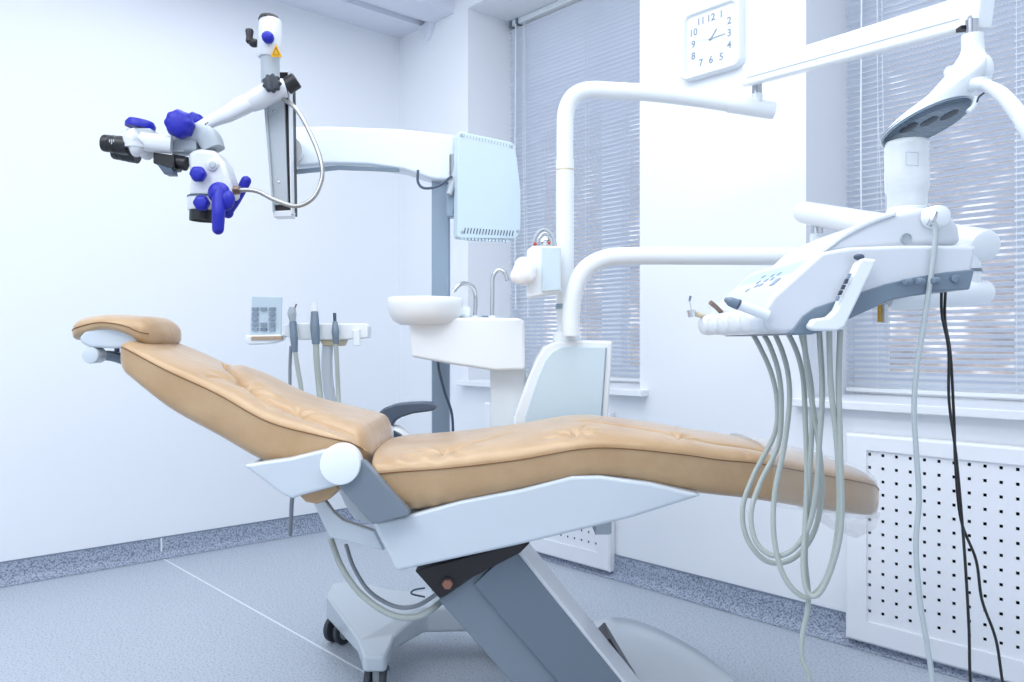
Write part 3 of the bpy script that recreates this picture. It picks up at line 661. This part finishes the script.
# ------------------------------------------------------------------ cuspidor unit
CU = thing('cuspidor_unit', 'white water unit with round spittoon bowl and side cabinet behind the seat', 'dental unit', (0, 2.82, .55))
obj('body', MB().prism(PR([(409, 322), (430, 318), (470, 317.5), (520, 318), (525, 322), (525, 370), (495, 371), (455, 365), (411, 357)], 2.7), 2.70, 2.95), WHITE, CU, bevel=.016, seg=5)
obj('support_post', MB().box(((490-HX)/F*2.78, 2.78, .60), ((526-HX)/F*2.78, 2.90, 1.03)), WHITE, CU, bevel=.012)
bc = V(425.5, 325, 2.75)
bowl = [(0, .0), (.085, .0), (.108, .012), (.124, .04), (.128, .070), (.128, .087), (.124, .092), (.119, .088), (.112, .05), (.08, .02), (0, .016)]
bo = obj('spittoon_bowl', MB().lathe(bc, (0, 0, 1), bowl, 56), WHITE, CU, ang=50)
obj('bowl_support', MB().tube([V(440, 318, 2.78), V(455, 312, 2.80), V(466, 314, 2.82)], .03, 18, sq=(.7, 1, 4)), WHITE, CU)
obj('rinse_spout', MB().tube([V(475, 317, 2.82), V(475.5, 298, 2.82), V(473, 287, 2.80), V(464, 283.5, 2.78), V(458, 286, 2.76), V(453, 292, 2.75)], .0075, 14), CHROME, CU)
obj('cup_filler', MB().tube([V(492, 317, 2.82), V(492.5, 290, 2.82), V(493, 277, 2.82), V(498, 270.5, 2.82), V(505, 273, 2.82), V(507.5, 281, 2.82)], .0075, 14), CHROME, CU)
obj('spout_collar', rcyl(V(475, 318.5, 2.82), (0, 0, 1), .013, .01, .002, 18), WHITE, CU)
obj('spout_collar', rcyl(V(492, 318.5, 2.82), (0, 0, 1), .013, .01, .002, 18), WHITE, CU)
obj('button', rcyl(V(485, 317, 2.8), (0, 0, 1), .012, .004, .001, 18), GREYP, CU)
cab = [(510, 475), (514, 417), (528, 378), (537, 358), (544, 347), (556, 341), (580, 340), (613, 341), (608, 420), (604, 475)]
obj('cabinet', MB().prism(PR(cab, 2.68), 2.68, 2.86), WHITE, CU, bevel=.010, seg=4)
ins = [(521, 475), (525, 417), (537, 380), (545, 361), (552, 352), (562, 347), (606, 347), (601, 420), (597, 475)]
obj('cabinet_panel', MB().prism(PR(ins, 2.672), 2.672, 2.685), BLUEW, CU, bevel=.003)
obj('panel_gap', MB().tube([V(606.5, 348, 2.674), V(601.5, 420, 2.674), V(597.5, 470, 2.674)], .0012, 6, 2), INK, CU)
obj('drain_knob', rcyl(V(606, 420, 2.72), (0, -1, 0), .018, .03, .004, 20), WHITE, CU)
obj('mounting_arm', MB().tube([Vector((0.05, 2.82, .66)), Vector((.06, 2.70, .62)), Vector((.06, 2.5, .62))], .045, 18), SHELL, CU)
obj('collar', MB().lathe(V(567, 341, 2.74), (0, 0, 1), [(0, 0), (.048, 0), (.048, .02), (.044, .028), (.032, .034), (.032, .05), (0, .05)], 36), WHITE, CU)

# ------------------------------------------------------------------ assistant's instrument rack
AS = thing('assistant_console', 'white instrument rail with keypad at its left end, behind the backrest', 'instrument holder', (-.66, 2.93, 1.1))
d = 2.9
obj('rail', MB().prism(PR([(283, 325), (290, 323), (366, 323.5), (368, 326), (368, 338), (340, 340), (300, 340), (283, 336)], d), 2.90, 2.97), WHITE, AS, bevel=.008)
obj('rail_tray', MB().prism(PR([(318, 339), (345, 339), (342, 346), (322, 346)], d), 2.91, 2.97), BEIGE, AS, bevel=.006)
obj('slot_clip', MB().prism(PR([(353, 330), (360, 329), (361, 346), (354, 346)], d), 2.885, 2.9), WHITE, AS, bevel=.004)
kp = obj('keypad', MB().prism(PR([(250, 296), (280, 296.5), (279, 336), (247.5, 335)], d), 2.92, 2.935), BLUEW, AS, bevel=.003)
for (i, j) in [(a, b) for b in range(5) for a in (0, 1, 2) if not (a == 1 and b in (1, 2))]:
    x, y = 255+8.6*i, 309+5.1*j
    obj('key', MB().prism(PR([(x-3, y-1.6), (x+3, y-1.6), (x+3, y+1.6), (x-3, y+1.6)], 2.915), 2.912, 2.922), INK if (i, j) != (1, 4) else GREYP, kp)
obj('keypad_ledge', MB().prism(PR([(246.5, 335), (284, 334.5), (280, 341), (270, 344), (250, 345), (246.5, 341)], d), 2.88, 2.96), WHITE, AS, bevel=.008)
obj('ledge_strip', MB().prism(PR([(251, 336.5), (282, 336), (282, 339.5), (251, 340)], 2.875), 2.874, 2.89), BROWN, AS, bevel=.001)
obj('support_neck', MB().tube([V(328, 343, 2.94), V(327, 365, 2.94), V(329, 390, 2.94), V(336, 420, 2.93), V(355, 448, 2.90), V(400, 466, 2.87), V(500, 466, 2.84)], .024, 18, sq=(.8, 1, 3)), SHELL, AS)
def hand_piece(name, label, parts, base):
    t = thing(name, label, 'dental handpiece', base)
    for nm, pts, r, m in parts: obj(nm, MB().tube(pts, r, 16, 4), m, t)
    return t
hand_piece('suction_handpiece', 'metal tipped handpiece nearest the keypad in the rail behind the backrest',
    [('body', [V(293, 322, 2.88), V(294, 338, 2.87), V(295, 352, 2.87)], [.013, .014, .010], GREYP), ('nozzle', [V(292.5, 307, 2.88), V(292, 314, 2.88), V(293, 323, 2.88)], [.011, .016, .010], CAST),
     ('tip', [V(296.5, 304, 2.88), V(294, 310, 2.88)], .003, BROWND), ('hose', [V(295, 351, 2.87), V(298, 370, 2.87), V(301, 388, 2.87), V(303, 410, 2.86), V(304, 440, 2.8), V(318, 462, 2.8), V(400, 470, 2.84)], .008, HOSE),
     ('hose', [V(291, 346, 2.89), V(290, 365, 2.89), V(290, 390, 2.89), V(291, 430, 2.85), V(310, 466, 2.82), V(400, 474, 2.84)], .006, CABLEG)], V(293, 345, 2.88))
hand_piece('suction_handpiece', 'thick grey handpiece with white cap in the middle of the rail behind the backrest',
    [('body', [V(314.5, 312, 2.88), V(315, 328, 2.87), V(316, 344, 2.87)], [.013, .017, .014], GREYP), ('cap', [V(314, 303, 2.88), V(314.5, 312, 2.88)], .012, WHITE),
     ('hose', [V(316, 343, 2.87), V(317, 365, 2.87), V(320, 395, 2.87), V(325, 430, 2.83), V(345, 462, 2.8), V(410, 470, 2.84)], .011, HOSE)], V(315, 345, 2.88))
hand_piece('suction_handpiece', 'slim grey handpiece right of the other two in the rail behind the backrest',
    [('body', [V(335, 322, 2.88), V(335.5, 332, 2.87), V(336, 344, 2.87)], [.009, .014, .010], GREYP), ('tip', [V(334.5, 313, 2.88), V(335, 323, 2.88)], .006, GREYD),
     ('hose', [V(336, 343, 2.87), V(337, 365, 2.87), V(338.5, 395, 2.87), V(341, 425, 2.83), V(356, 456, 2.82), V(410, 468, 2.84)], .008, HOSE)], V(335, 345, 2.88))

# ------------------------------------------------------------------ lamp with its pole and arms
LP = thing('operating_lamp', 'white operating lamp with three reflectors on a tall bent pole and beam arm', 'dental lamp', (.18, 2.74, 1.1))
obj('pole', MB().tube([V(565, 332, 2.76), V(565, 250, 2.76), V(565, 180, 2.76), V(565, 130, 2.76), V(566.5, 110, 2.76), V(574, 96, 2.755), V(589, 90, 2.75), V(610, 90.5, 2.75), V(650, 93, 2.75), V(700, 99, 2.75), V(758, 108, 2.75)], .0285, 28, 10), WHITE, LP)
obj('pole_sleeve', MB().tube([V(565, 305, 2.76), V(565, 160, 2.76)], .0305, 28, 0), WHITE, LP)
obj('sleeve_ring', MB().tube([V(565, 309, 2.76), V(565, 304, 2.76)], .033, 28, 0), COL, LP)
obj('pole_ring', MB().tube([V(565, 171, 2.76), V(565, 169.5, 2.76)], .0312, 28, 0), BEIGE, LP)
obj('pole_end', MB().tube([V(728, 103.5, 2.75), V(770, 110, 2.75), V(773, 110.5, 2.75)], [.030, .030, .024], 28, 3), WHITE, LP)
obj('pivot', MB().tube([V(757, 104, 2.74), V(757, 94, 2.74)], .018, 20, 0), WHITE, LP)
obj('pivot_pin', MB().tube([V(757, 96, 2.74), V(757, 78, 2.74)], .0165, 20, 0), CHROME, LP)
A, B = V(746, 76, 2.74), V(982, 9, 1.67)
ax = (B-A); n_ = ax.normalized(); sd = n_.cross(Vector((0, 0, 1))).normalized(); up = sd.cross(n_)
obj('beam_arm', MB().obox((A+B)/2, ax/2, sd*.016, up*.036), WHITE, LP, bevel=.009, seg=4)
obj('beam_cap', MB().obox(B+n_*.004, n_*.010, sd*.018, up*.040), WHITE, LP, bevel=.004)
obj('beam_groove', MB().obox((A+B)/2-up*.012+sd*.0162, ax*.46, sd*.0006, up*.0012), CAST, LP)
obj('beam_groove', MB().obox((A+B)/2-up*.012-sd*.0162, ax*.46, sd*.0006, up*.0012), CAST, LP)
obj('screw', rcyl(V(969, 18, 1.67), (0, -1, 0), .004, .006, .001, 12), CAST, LP)
obj('slot', MB().obox(V(966, 28.5, 1.68), (.018, .004, .003), (0, .010, 0), (0, 0, .004)), BMET, LP)
obj('neck_pin', MB().tube([V(972, 40, 1.66), V(972, 20, 1.66)], .0125, 20, 0), CHROME, LP)
# head: lofted from the neck to the lens rim
D = 1.62
secs = [  # (centre px, half extents in px (across), half depth m, direction)
    ((972.5, 36), 9.5, .020), ((972, 50), 10.5, .022), ((966, 62), 19, .038), ((955, 80), 27, .060), ((940, 96), 33, .082), ((927, 110), 41, .098), ((919, 121), 43, .102)]
axd = Vector((.50, 0, .86))
R = []
C_ = [(972.5, 35), (972.5, 52), (967, 64), (957, 79), (945, 94), (932, 110), (926, 123)]
q0 = [(1, 0, 0), (1, 0, .05), (.92, 0, .30), (.90, 0, .40), (.91, 0, .40), (.94, 0, .36), (.955, 0, .30)]
hw = [.020, .022, .034, .052, .073, .089, .091]; hd = [.020, .022, .042, .068, .084, .090, .091]; vt_ = [0, 0, .06, .12, .18, .25, .28]
cc = crom([V(*c, D) for c in C_], 6); hh = crom([Vector((a, b, c)) for a, b, c in zip(hw, hd, vt_)], 6); dr = crom([Vector(a) for a in q0], 6)
def across(q, t): v = Vector((0, -1, t)); return (v-q*v.dot(q)).normalized()
for c, h, q in zip(cc, hh, dr):
    q = q.normalized(); v = across(q, h.z)
    R.append([c+q*h.x*math.cos(2*PI*j/40)+v*h.y*math.sin(2*PI*j/40) for j in range(40)])
obj('lamp_head', MB().rings(R), WHITE, LP, ang=60)
cen = cc[-1]; q = dr[-1].normalized(); v = across(q, .28); nn = q.cross(v)
if nn.z > 0: nn = -nn
lr = [[cen+nn*k+(q*.090*math.cos(2*PI*j/56)+v*.089*math.sin(2*PI*j/56))*s for j in range(56)] for s, k in ((.99, -.004), (.99, .002), (.975, .004), (.955, .0025), (.5, .003), (.01, .003))]
obj('lamp_lens', MB().rings(lr), LENS, LP, ang=60)
for k in (-1, 0, 1):
    c = cen+v*.012+q*(.042*k)+nn*.0025
    obj('reflector', MB().lathe(c, nn, [(0, 0), (.017, 0), (.018, .0012), (.015, .002), (0, .0022)], 24), LENSD, LP)
sl = MB()
for k in range(19):
    yy = -.078+.0087*k; hwid = .084*math.sqrt(max(0, 1-(yy/.084)**2))
    sl.obox(cen+v*yy+nn*.0032, q*hwid, v*.0007, nn*.0005)
obj('lens_ribs', sl, GREYP, LP)
obj('ball_joint', MB().ball(V(980, 70, 1.60), .028, (.8, 1, 1.15)), WHITE, LP)
obj('handle_stem', MB().tube([V(966, 88, 1.56), V(976, 84, 1.54), V(986, 83, 1.51)], [.015, .012, .012], 14), WHITE, LP)
obj('handle', MB().tube([V(983, 83, 1.51), V(1000, 93, 1.49), V(1014, 108, 1.47), V(1028, 130, 1.45), V(1036, 150, 1.45)], [.009, .013, .014, .014, .012], 16), WHITE, LP)
obj('handle', MB().tube([V(955, 80, 1.72), V(950, 72, 1.80), V(955, 70, 1.86)], [.012, .013, .012], 14), WHITE, LP)
obj('release_clip', MB().tube([V(977, 97, 1.54), V(974, 106, 1.54), V(968, 112, 1.54)], .005, 10), WHITE, LP)
obj('switch', MB().tube([V(984, 93, 1.53), V(979, 97, 1.53), V(977, 102, 1.53)], .002, 8), GREYD, LP)

# ------------------------------------------------------------------ delivery unit with its arms
DU = thing('delivery_unit', 'white instrument delivery unit with tilted keypad, grey underside and looping hoses on jointed arms', 'delivery unit', (.8, 1.7, 1.1))
obj('swivel_arm', MB().tube([V(571, 336, 2.66), V(571, 315, 2.66), V(574, 292, 2.66), V(584, 271, 2.66), V(603, 259, 2.66), V(630, 256, 2.66), V(700, 256, 2.66), V(760, 256.3, 2.66), V(822, 256.5, 2.66)], .0295, 28, 10), WHITE, DU)
obj('arm_sleeve', MB().tube([V(822, 256.5, 2.66), V(806, 256.5, 2.66)], .031, 28, 0), WHITE, DU, bevel=.004)
obj('pivot_post', MB().tube([V(817, 252, 2.66), V(817, 234, 2.66)], .022, 24, 0), WHITE, DU)
obj('pivot_pin', MB().tube([V(817, 240, 2.66), V(817, 222, 2.66)], .019, 24, 0), CHROME, DU)
pa = V(803, 212, 2.70); pb = V(986, 246, 1.76); aa = (pb-pa).normalized()
R_ = .0365
obj('spring_arm', MB().lathe(pa-aa*.012, aa, [(0, 0), (R_*.6, .001), (R_*.9, .010), (R_, .024), (R_, (pb-pa).length), (R_*.9, (pb-pa).length+.012), (R_*.7, (pb-pa).length+.017), (0, (pb-pa).length+.018)], 36), WHITE, DU)
obj('screw', rcyl(V(810, 221, 2.64), (0, 0, -1), .004, .004, .001, 10), CAST, DU)
pc = V(984, 292, 1.80); pd = V(890, 298, 1.72); ab = (pd-pc).normalized(); R_ = .028
obj('lower_arm', MB().lathe(pc-ab*.01, ab, [(0, 0), (R_*.8, .002), (R_*.95, .008), (R_, .014), (R_, (pd-pc).length), (R_*.7, (pd-pc).length+.02), (0, (pd-pc).length+.024)], 32), WHITE, DU)
obj('pivot_post', MB().tube([V(970, 300, 1.80), V(970, 245, 1.78)], .022, 22, 0), WHITE, DU)
obj('pivot_ring', MB().tube([V(970, 272, 1.79), V(970, 269, 1.79)], .024, 22, 0), GREY, DU)
d0, d1 = 1.45, 1.88
prof = [(785, 333.5), (770, 331), (763, 322), (766, 306), (773, 296), (822, 252), (850, 247), (900, 245), (978, 245), (969, 288.6), (940, 290), (891, 299), (843, 321), (812, 333)]
obj('body', MB().prism(PR(prof, d0), d0, d1), MWHITE, DU, bevel=.009, seg=4, ang=22)
gb = [(789, 334.5), (803, 316), (815, 307.5), (857, 293.5), (885, 284), (912, 277.5), (945, 272), (975, 269), (970, 289.5), (940, 291), (891, 300), (843, 322), (828, 330), (812, 334.5)]
obj('grey_skirt', MB().prism(PR(gb, d0-.004), d0-.004, d1+.004), GREYP, DU, bevel=.003, ang=25)
hp = [(812, 258), (832, 240), (852, 229), (870, 221), (891, 213.5), (912, 208.5), (930, 208), (946, 214), (955, 228), (958, 246), (900, 250)]
obj('top_cover', MB().prism(PR(hp, 1.52), 1.50, 1.80), MWHITE, DU, bevel=.022, seg=6, ang=25)
obj('cover_ridge', MB().tube([V(822, 251, 1.50), V(842, 236, 1.50), V(868, 222, 1.50), V(895, 213, 1.50)], .005, 10), WHITE, DU)
# keypad surface
k0, k1 = [Vector((x, 0, z)) for x, z in PR([(771.5, 298.5), (819, 255.8)], d0)]
ku = (k1-k0).normalized(); kn_ = Vector((-ku.z, 0, ku.x)); Lk = (k1-k0).length
def kpt(u, dd, h): return k0+ku*(u*Lk)+Vector((0, dd, 0))+kn_*h
def kbox(u0, u1, a, b, h0, h1): return MB().rings([[kpt(u0, a, h0), kpt(u1, a, h0), kpt(u1, b, h0), kpt(u0, b, h0)], [kpt(u0, a, h1), kpt(u1, a, h1), kpt(u1, b, h1), kpt(u0, b, h1)]])
kk = obj('keypad', kbox(.16, .97, 1.49, 1.85, -.002, .0015), PAD, DU, bevel=.001)
for u, dd in ((.60, 1.60), (.60, 1.64), (.72, 1.59), (.72, 1.63), (.76, 1.70), (.48, 1.67), (.48, 1.64), (.40, 1.71), (.60, 1.69)):
    obj('key', kbox(u-.035, u+.035, dd-.009, dd+.009, .001, .0025), INK, kk)
obj('key', kbox(.38, .55, 1.535, 1.56, .001, .003), INK, kk)
# scalloped holders at the front
fx = PR([(763, 318)], d0)[0]
for k in range(5):
    yy = 1.50+.085*k
    hd_ = obj('instrument_holder', MB().tube([(fx[0]+.05, yy, fx[1]+.002), (fx[0]+.02, yy, fx[1]-.001), (fx[0]-.006, yy, fx[1]-.005), (fx[0]-.018, yy, fx[1]-.008), (fx[0]-.023, yy, fx[1]-.009)], [.034, .036, .035, .027, .012], 26, 6, sq=(.66, 1.2, 2.6)), HOLDER, DU, ang=60)
for k in range(3):
    obj('holder_button', MB().ball(Vector((fx[0]+.052, 1.52+.07*k, fx[1]+.045)), .008, (1.2, 1, .5)), GREYP, DU)
# side handle
hn = [(807, 327), (812, 319), (827, 317), (834, 310), (856, 263), (860, 258.5), (875, 259.5), (873, 265), (843, 327), (836, 331), (812, 331)]
ho = obj('side_handle', MB().prism(PR(hn, 1.425), 1.415, 1.44), WHITE, DU, bevel=.006, seg=4)
for t in (.16, .30, .45, .60, .75):
    x, y = 841+(860-841)*(1-t)-6, 268+(310-268)*t
    x = 851-(851-832)*t*1.0+1; y = 270+(308-270)*t
    obj('handle_key', MB().prism(PR([(x-.5, y-2.5), (x+2.5, y-2.5), (x+.5, y+2.5), (x-2.5, y+2.5)], 1.414), 1.412, 1.418), INKD if t in (.30, .45, .60) else INK, ho)
obj('handle_cap', MB().ball(V(859, 257, 1.43), .0085, (1.1, 1, .7)), GREYD, DU)
for x, y in ((908, 282), (921, 281.5), (936, 280.5)):
    obj('side_switch', MB().tube([V(x-4, y, 1.432), V(x+3, y, 1.437)], .0062, 14, 0), GREYP, DU, bevel=.003)
obj('side_switch', rcyl(V(954, 279, 1.447), (0, -1, 0), .0075, .008, .002, 20), GREYP, DU)
obj('lock_ring', MB().lathe(V(905.5, 238.5, 1.50), (0, -1, 0), [(.0105, -.004), (.0105, .004), (.009, .005), (.008, .002), (.004, .002), (0, .002)], 24), CAST, DU)
ck = V(931, 218, 1.50)
obj('coupling', MB().lathe(ck, (.15, -1, 0), [(0, 0), (.021, 0), (.021, .02), (.018, .030), (.010, .033), (0, .033)], 30), WHITE, DU)
obj('coupling_bolt', MB().tube([V(935, 213, 1.455), V(933, 219, 1.45), V(929, 226, 1.455)], .0055, 12), CHROME, DU)
# hoses, traced down from under the front
def Z7(p, d): return V(680+p[0]/1.884, 320+p[1]/1.884, d)
def hose(pts, da, db, r=.0052, m=HOSE, **k):
    n = len(pts); return obj('hose', MB().tube([Z7(p, da+(db-da)*i/(n-1)) for i, p in enumerate(pts)], r, 12, 8), m, DU, **k)
hose([(132, 18), (150, 50), (172, 100), (183, 155), (178, 215), (140, 290), (118, 355), (128, 415), (165, 455), (212, 450), (250, 405), (267, 330), (262, 240), (248, 150), (238, 80), (232, 18)], 1.72, 1.52)
hose([(152, 18), (170, 50), (186, 100), (191, 160), (185, 235), (152, 305), (134, 362), (142, 415), (172, 443), (208, 436), (240, 395), (256, 325), (262, 240), (268, 130), (262, 18)], 1.68, 1.50)
hose([(175, 18), (193, 60), (204, 105), (206, 160), (196, 240), (178, 330), (178, 415), (197, 485), (235, 522), (268, 500), (290, 440), (300, 350), (296, 240), (284, 120), (281, 18)], 1.64, 1.48)
hose([(200, 18), (220, 60), (232, 110), (236, 190), (239, 290), (236, 380), (232, 460), (240, 512), (262, 515), (288, 460), (304, 380), (302, 240), (299, 120), (302, 18)], 1.60, 1.48)
z_end = V(680+247/1.884, 320+700/1.884, 1.56)
obj('hose', MB().tube([Z7((226, 18), 1.56), Z7((240, 80), 1.56), Z7((249, 150), 1.56), Z7((246, 260), 1.56), Z7((240, 380), 1.56), Z7((236, 450), 1.56), Z7((242, 530), 1.56), Z7((230, 600), 1.56), Z7((231, 640), 1.56), Z7((247, 700), 1.56), Vector((z_end.x+.02, 1.6, .2)), Vector((z_end.x+.05, 1.66, .05)), Vector((z_end.x+.0, 1.8, .008))], .005, 12), HOSE, DU)
# white cable from the coupling
wp = [(934, 222), (936, 232), (933, 262), (928, 296), (922, 335), (916.5, 370), (914, 410), (916.5, 455), (919, 500), (916, 545), (920, 600), (928, 650), (933, 690)]
obj('control_cable', MB().tube([V(x, y, 1.44) for x, y in wp]+[Vector((.76, 1.44, .28)), Vector((.79, 1.48, .1)), Vector((.86, 1.55, .01)), Vector((1.0, 1.6, .006))], .0046, 12), CABLEW, DU)
obj('foot_cable', MB().tube([V(941.5, 288, 1.6), V(942, 315, 1.6), V(948.5, 350, 1.6), V(949, 400, 1.6), V(956, 455, 1.6), V(962, 520, 1.6), V(966, 575, 1.6), V(969, 630, 1.6), V(971, 690, 1.6), Vector((.93, 1.6, .25)), Vector((.95, 1.65, .05)), Vector((1.05, 1.75, .006))], .0028, 10), BLACK, DU)
obj('foot_cable', MB().tube([V(945.5, 288, 1.61), V(945, 320, 1.61), V(950.5, 355, 1.61), V(954, 420, 1.61), V(955.5, 465, 1.61), V(961, 520, 1.61), V(976, 560, 1.61), V(982, 600, 1.61), V(996, 640, 1.61), V(1004, 690, 1.61), Vector((1.02, 1.62, .25)), Vector((1.06, 1.68, .05)), Vector((1.15, 1.78, .006))], .0028, 10), BLACK, DU)
# instruments in the holders
hand_piece('dental_handpiece', 'silver turbine handpiece with thin bur at the far left end of the instrument row',
    [('body', [V(713, 320, 1.86), V(703, 316, 1.84), V(695, 314, 1.82)], [.009, .006, .006], BEIGE), ('head', [V(692, 317, 1.82), V(691, 310, 1.82)], [.0085, .0095], CHROME),
     ('bur', [V(692, 312, 1.82), V(689.5, 300, 1.82)], .0012, CHROME), ('bur_tip', [V(689.5, 301, 1.82), V(690.5, 296, 1.82)], [.0025, .003], GREYP)], V(705, 320, 1.85))
hand_piece('dental_handpiece', 'short handpiece with brown metal coupling, second from the far end of the tray row',
    [('body', [V(728, 319, 1.78), V(722, 314, 1.76)], [.012, .010], WHITE), ('ring', [V(723.5, 315.5, 1.76), V(721, 313, 1.76)], .0095, GREYD), ('coupling', [V(722, 313, 1.76), V(716, 307, 1.75), V(710.5, 302.5, 1.74)], .0052, BROWND)], V(722, 318, 1.77))
hand_piece('air_syringe', 'white handpiece with blue-grey conical tip lying on the near end of the instrument row',
    [('body', [V(768, 315.5, 1.44), V(754, 310.5, 1.44), V(738, 304.5, 1.44)], [.0095, .0095, .009], HOLDER), ('ring', [V(739, 305, 1.44), V(737, 304, 1.44)], .0098, GREYD), ('tip', [V(737.5, 304.5, 1.44), V(730, 301.5, 1.44), V(724.5, 299, 1.44)], [.0095, .0085, .003], GREYP)], V(745, 316, 1.5))
# bottle on top of the unit
BT = thing('water_bottle', 'milky translucent plastic bottle standing upside down on the delivery unit under the lamp', 'bottle', V(907, 212, 1.62))
b0 = V(907, 212, 1.62); s_ = 1.62/F
obj('bottle_body', MB().lathe(b0, (0, 0, 1), [(0, 0), (17*s_, 0), (18.5*s_, 6*s_), (18.5*s_, 18*s_), (20.5*s_, 22*s_), (21*s_, 40*s_), (20.5*s_, 42*s_), (20.5*s_, 66*s_), (19.5*s_, 70*s_), (15*s_, 71.5*s_), (0, 71.5*s_)], 40), MILKY, BT, ang=60)
obj('bottle_label', MB().tube([V(906, 152, 1.577), V(918, 152.5, 1.577), V(918, 165.5, 1.577), V(906, 165, 1.577), V(906, 152, 1.577)], .0005, 6, 0), INK, BT)
obj('bottle_collar', MB().lathe(b0-Vector((0, 0, .006)), (0, 0, 1), [(0, 0), (17*s_, 0), (18.8*s_, .004), (18.8*s_, .012), (17*s_, .016), (0, .016)], 40), WHITE, BT)
# ampoule hanging at the underside
AM = thing('filter_cartridge', 'small clear filter cartridge with yellow core hanging under the delivery unit', 'filter', V(882, 322, 1.66))
obj('housing', MB().box(tuple(V(876.5, 325, 1.66)), tuple(V(888.5, 303, 1.66)+Vector((0, .02, 0)))), CLEAR, AM, bevel=.002)
obj('core', MB().tube([V(880, 322, 1.67), V(880, 305, 1.67)], .005, 12, 0), YEL, AM)
obj('cap', MB().box(tuple(V(884.5, 323, 1.655)), tuple(V(888, 304, 1.655)+Vector((0, .015, 0)))), WHITE, AM, bevel=.001)

# ------------------------------------------------------------------ glove box holder and tissue, cup rack on top
GB = thing('dispenser_box', 'white box dispenser fixed to the lamp pole above the cabinet', 'dispenser', V(545, 297, 2.68))
obj('case', MB().prism(PR([(527, 250), (533, 245.5), (561, 246), (561, 292), (527, 298)], 2.62), 2.62, 2.74), WHITE, GB, bevel=.006)
obj('front_plate', MB().prism(PR([(542, 247), (560, 247.5), (560, 290), (542, 291.5)], 2.612), 2.610, 2.622), BLUEW, GB, bevel=.002)
tm = MB().ball(V(524, 271, 2.60), .045, (1.1, .8, .8), 40)
for v in tm.bm.verts:
    k = v.co*37; v.co += Vector((math.sin(k.z*1.3+k.x), math.cos(k.x*1.7), math.sin(k.x+k.y+k.z*.7)))*.009
obj('tissue_wad', tm, CLOTH, base=tuple(V(524, 271, 2.60)), label='crumpled white tissue sticking out of the left side of the dispenser box', cat='tissue', ang=70)
CUPR = thing('wire_rack', 'small chrome wire rack with red tips on top of the dispenser box', 'rack', V(545, 246, 2.68))
obj('hoop', MB().tube([V(533, 246, 2.64), V(536, 236, 2.64), V(543, 229.5, 2.64), V(551, 234, 2.64), V(556, 246, 2.64)], .0055, 12), CAST, CUPR)
obj('hoop', MB().tube([V(536, 246, 2.70), V(539, 238, 2.70), V(545, 233, 2.70), V(551, 238, 2.70), V(554, 246, 2.70)], .004, 12), CHROME, CUPR)
obj('cup', MB().lathe(V(546, 246, 2.67), (0, 0, 1), [(0, 0), (.022, 0), (.026, .012), (.02, .022), (.01, .03), (0, .03)], 20), CHROME, CUPR, ang=30)
obj('tip', MB().ball(V(535, 244, 2.63), .006), mat('red_tip', '#C23A2A', .4), CUPR)
obj('tip', MB().ball(V(549, 243, 2.63), .005), MATS['red_tip'], CUPR)
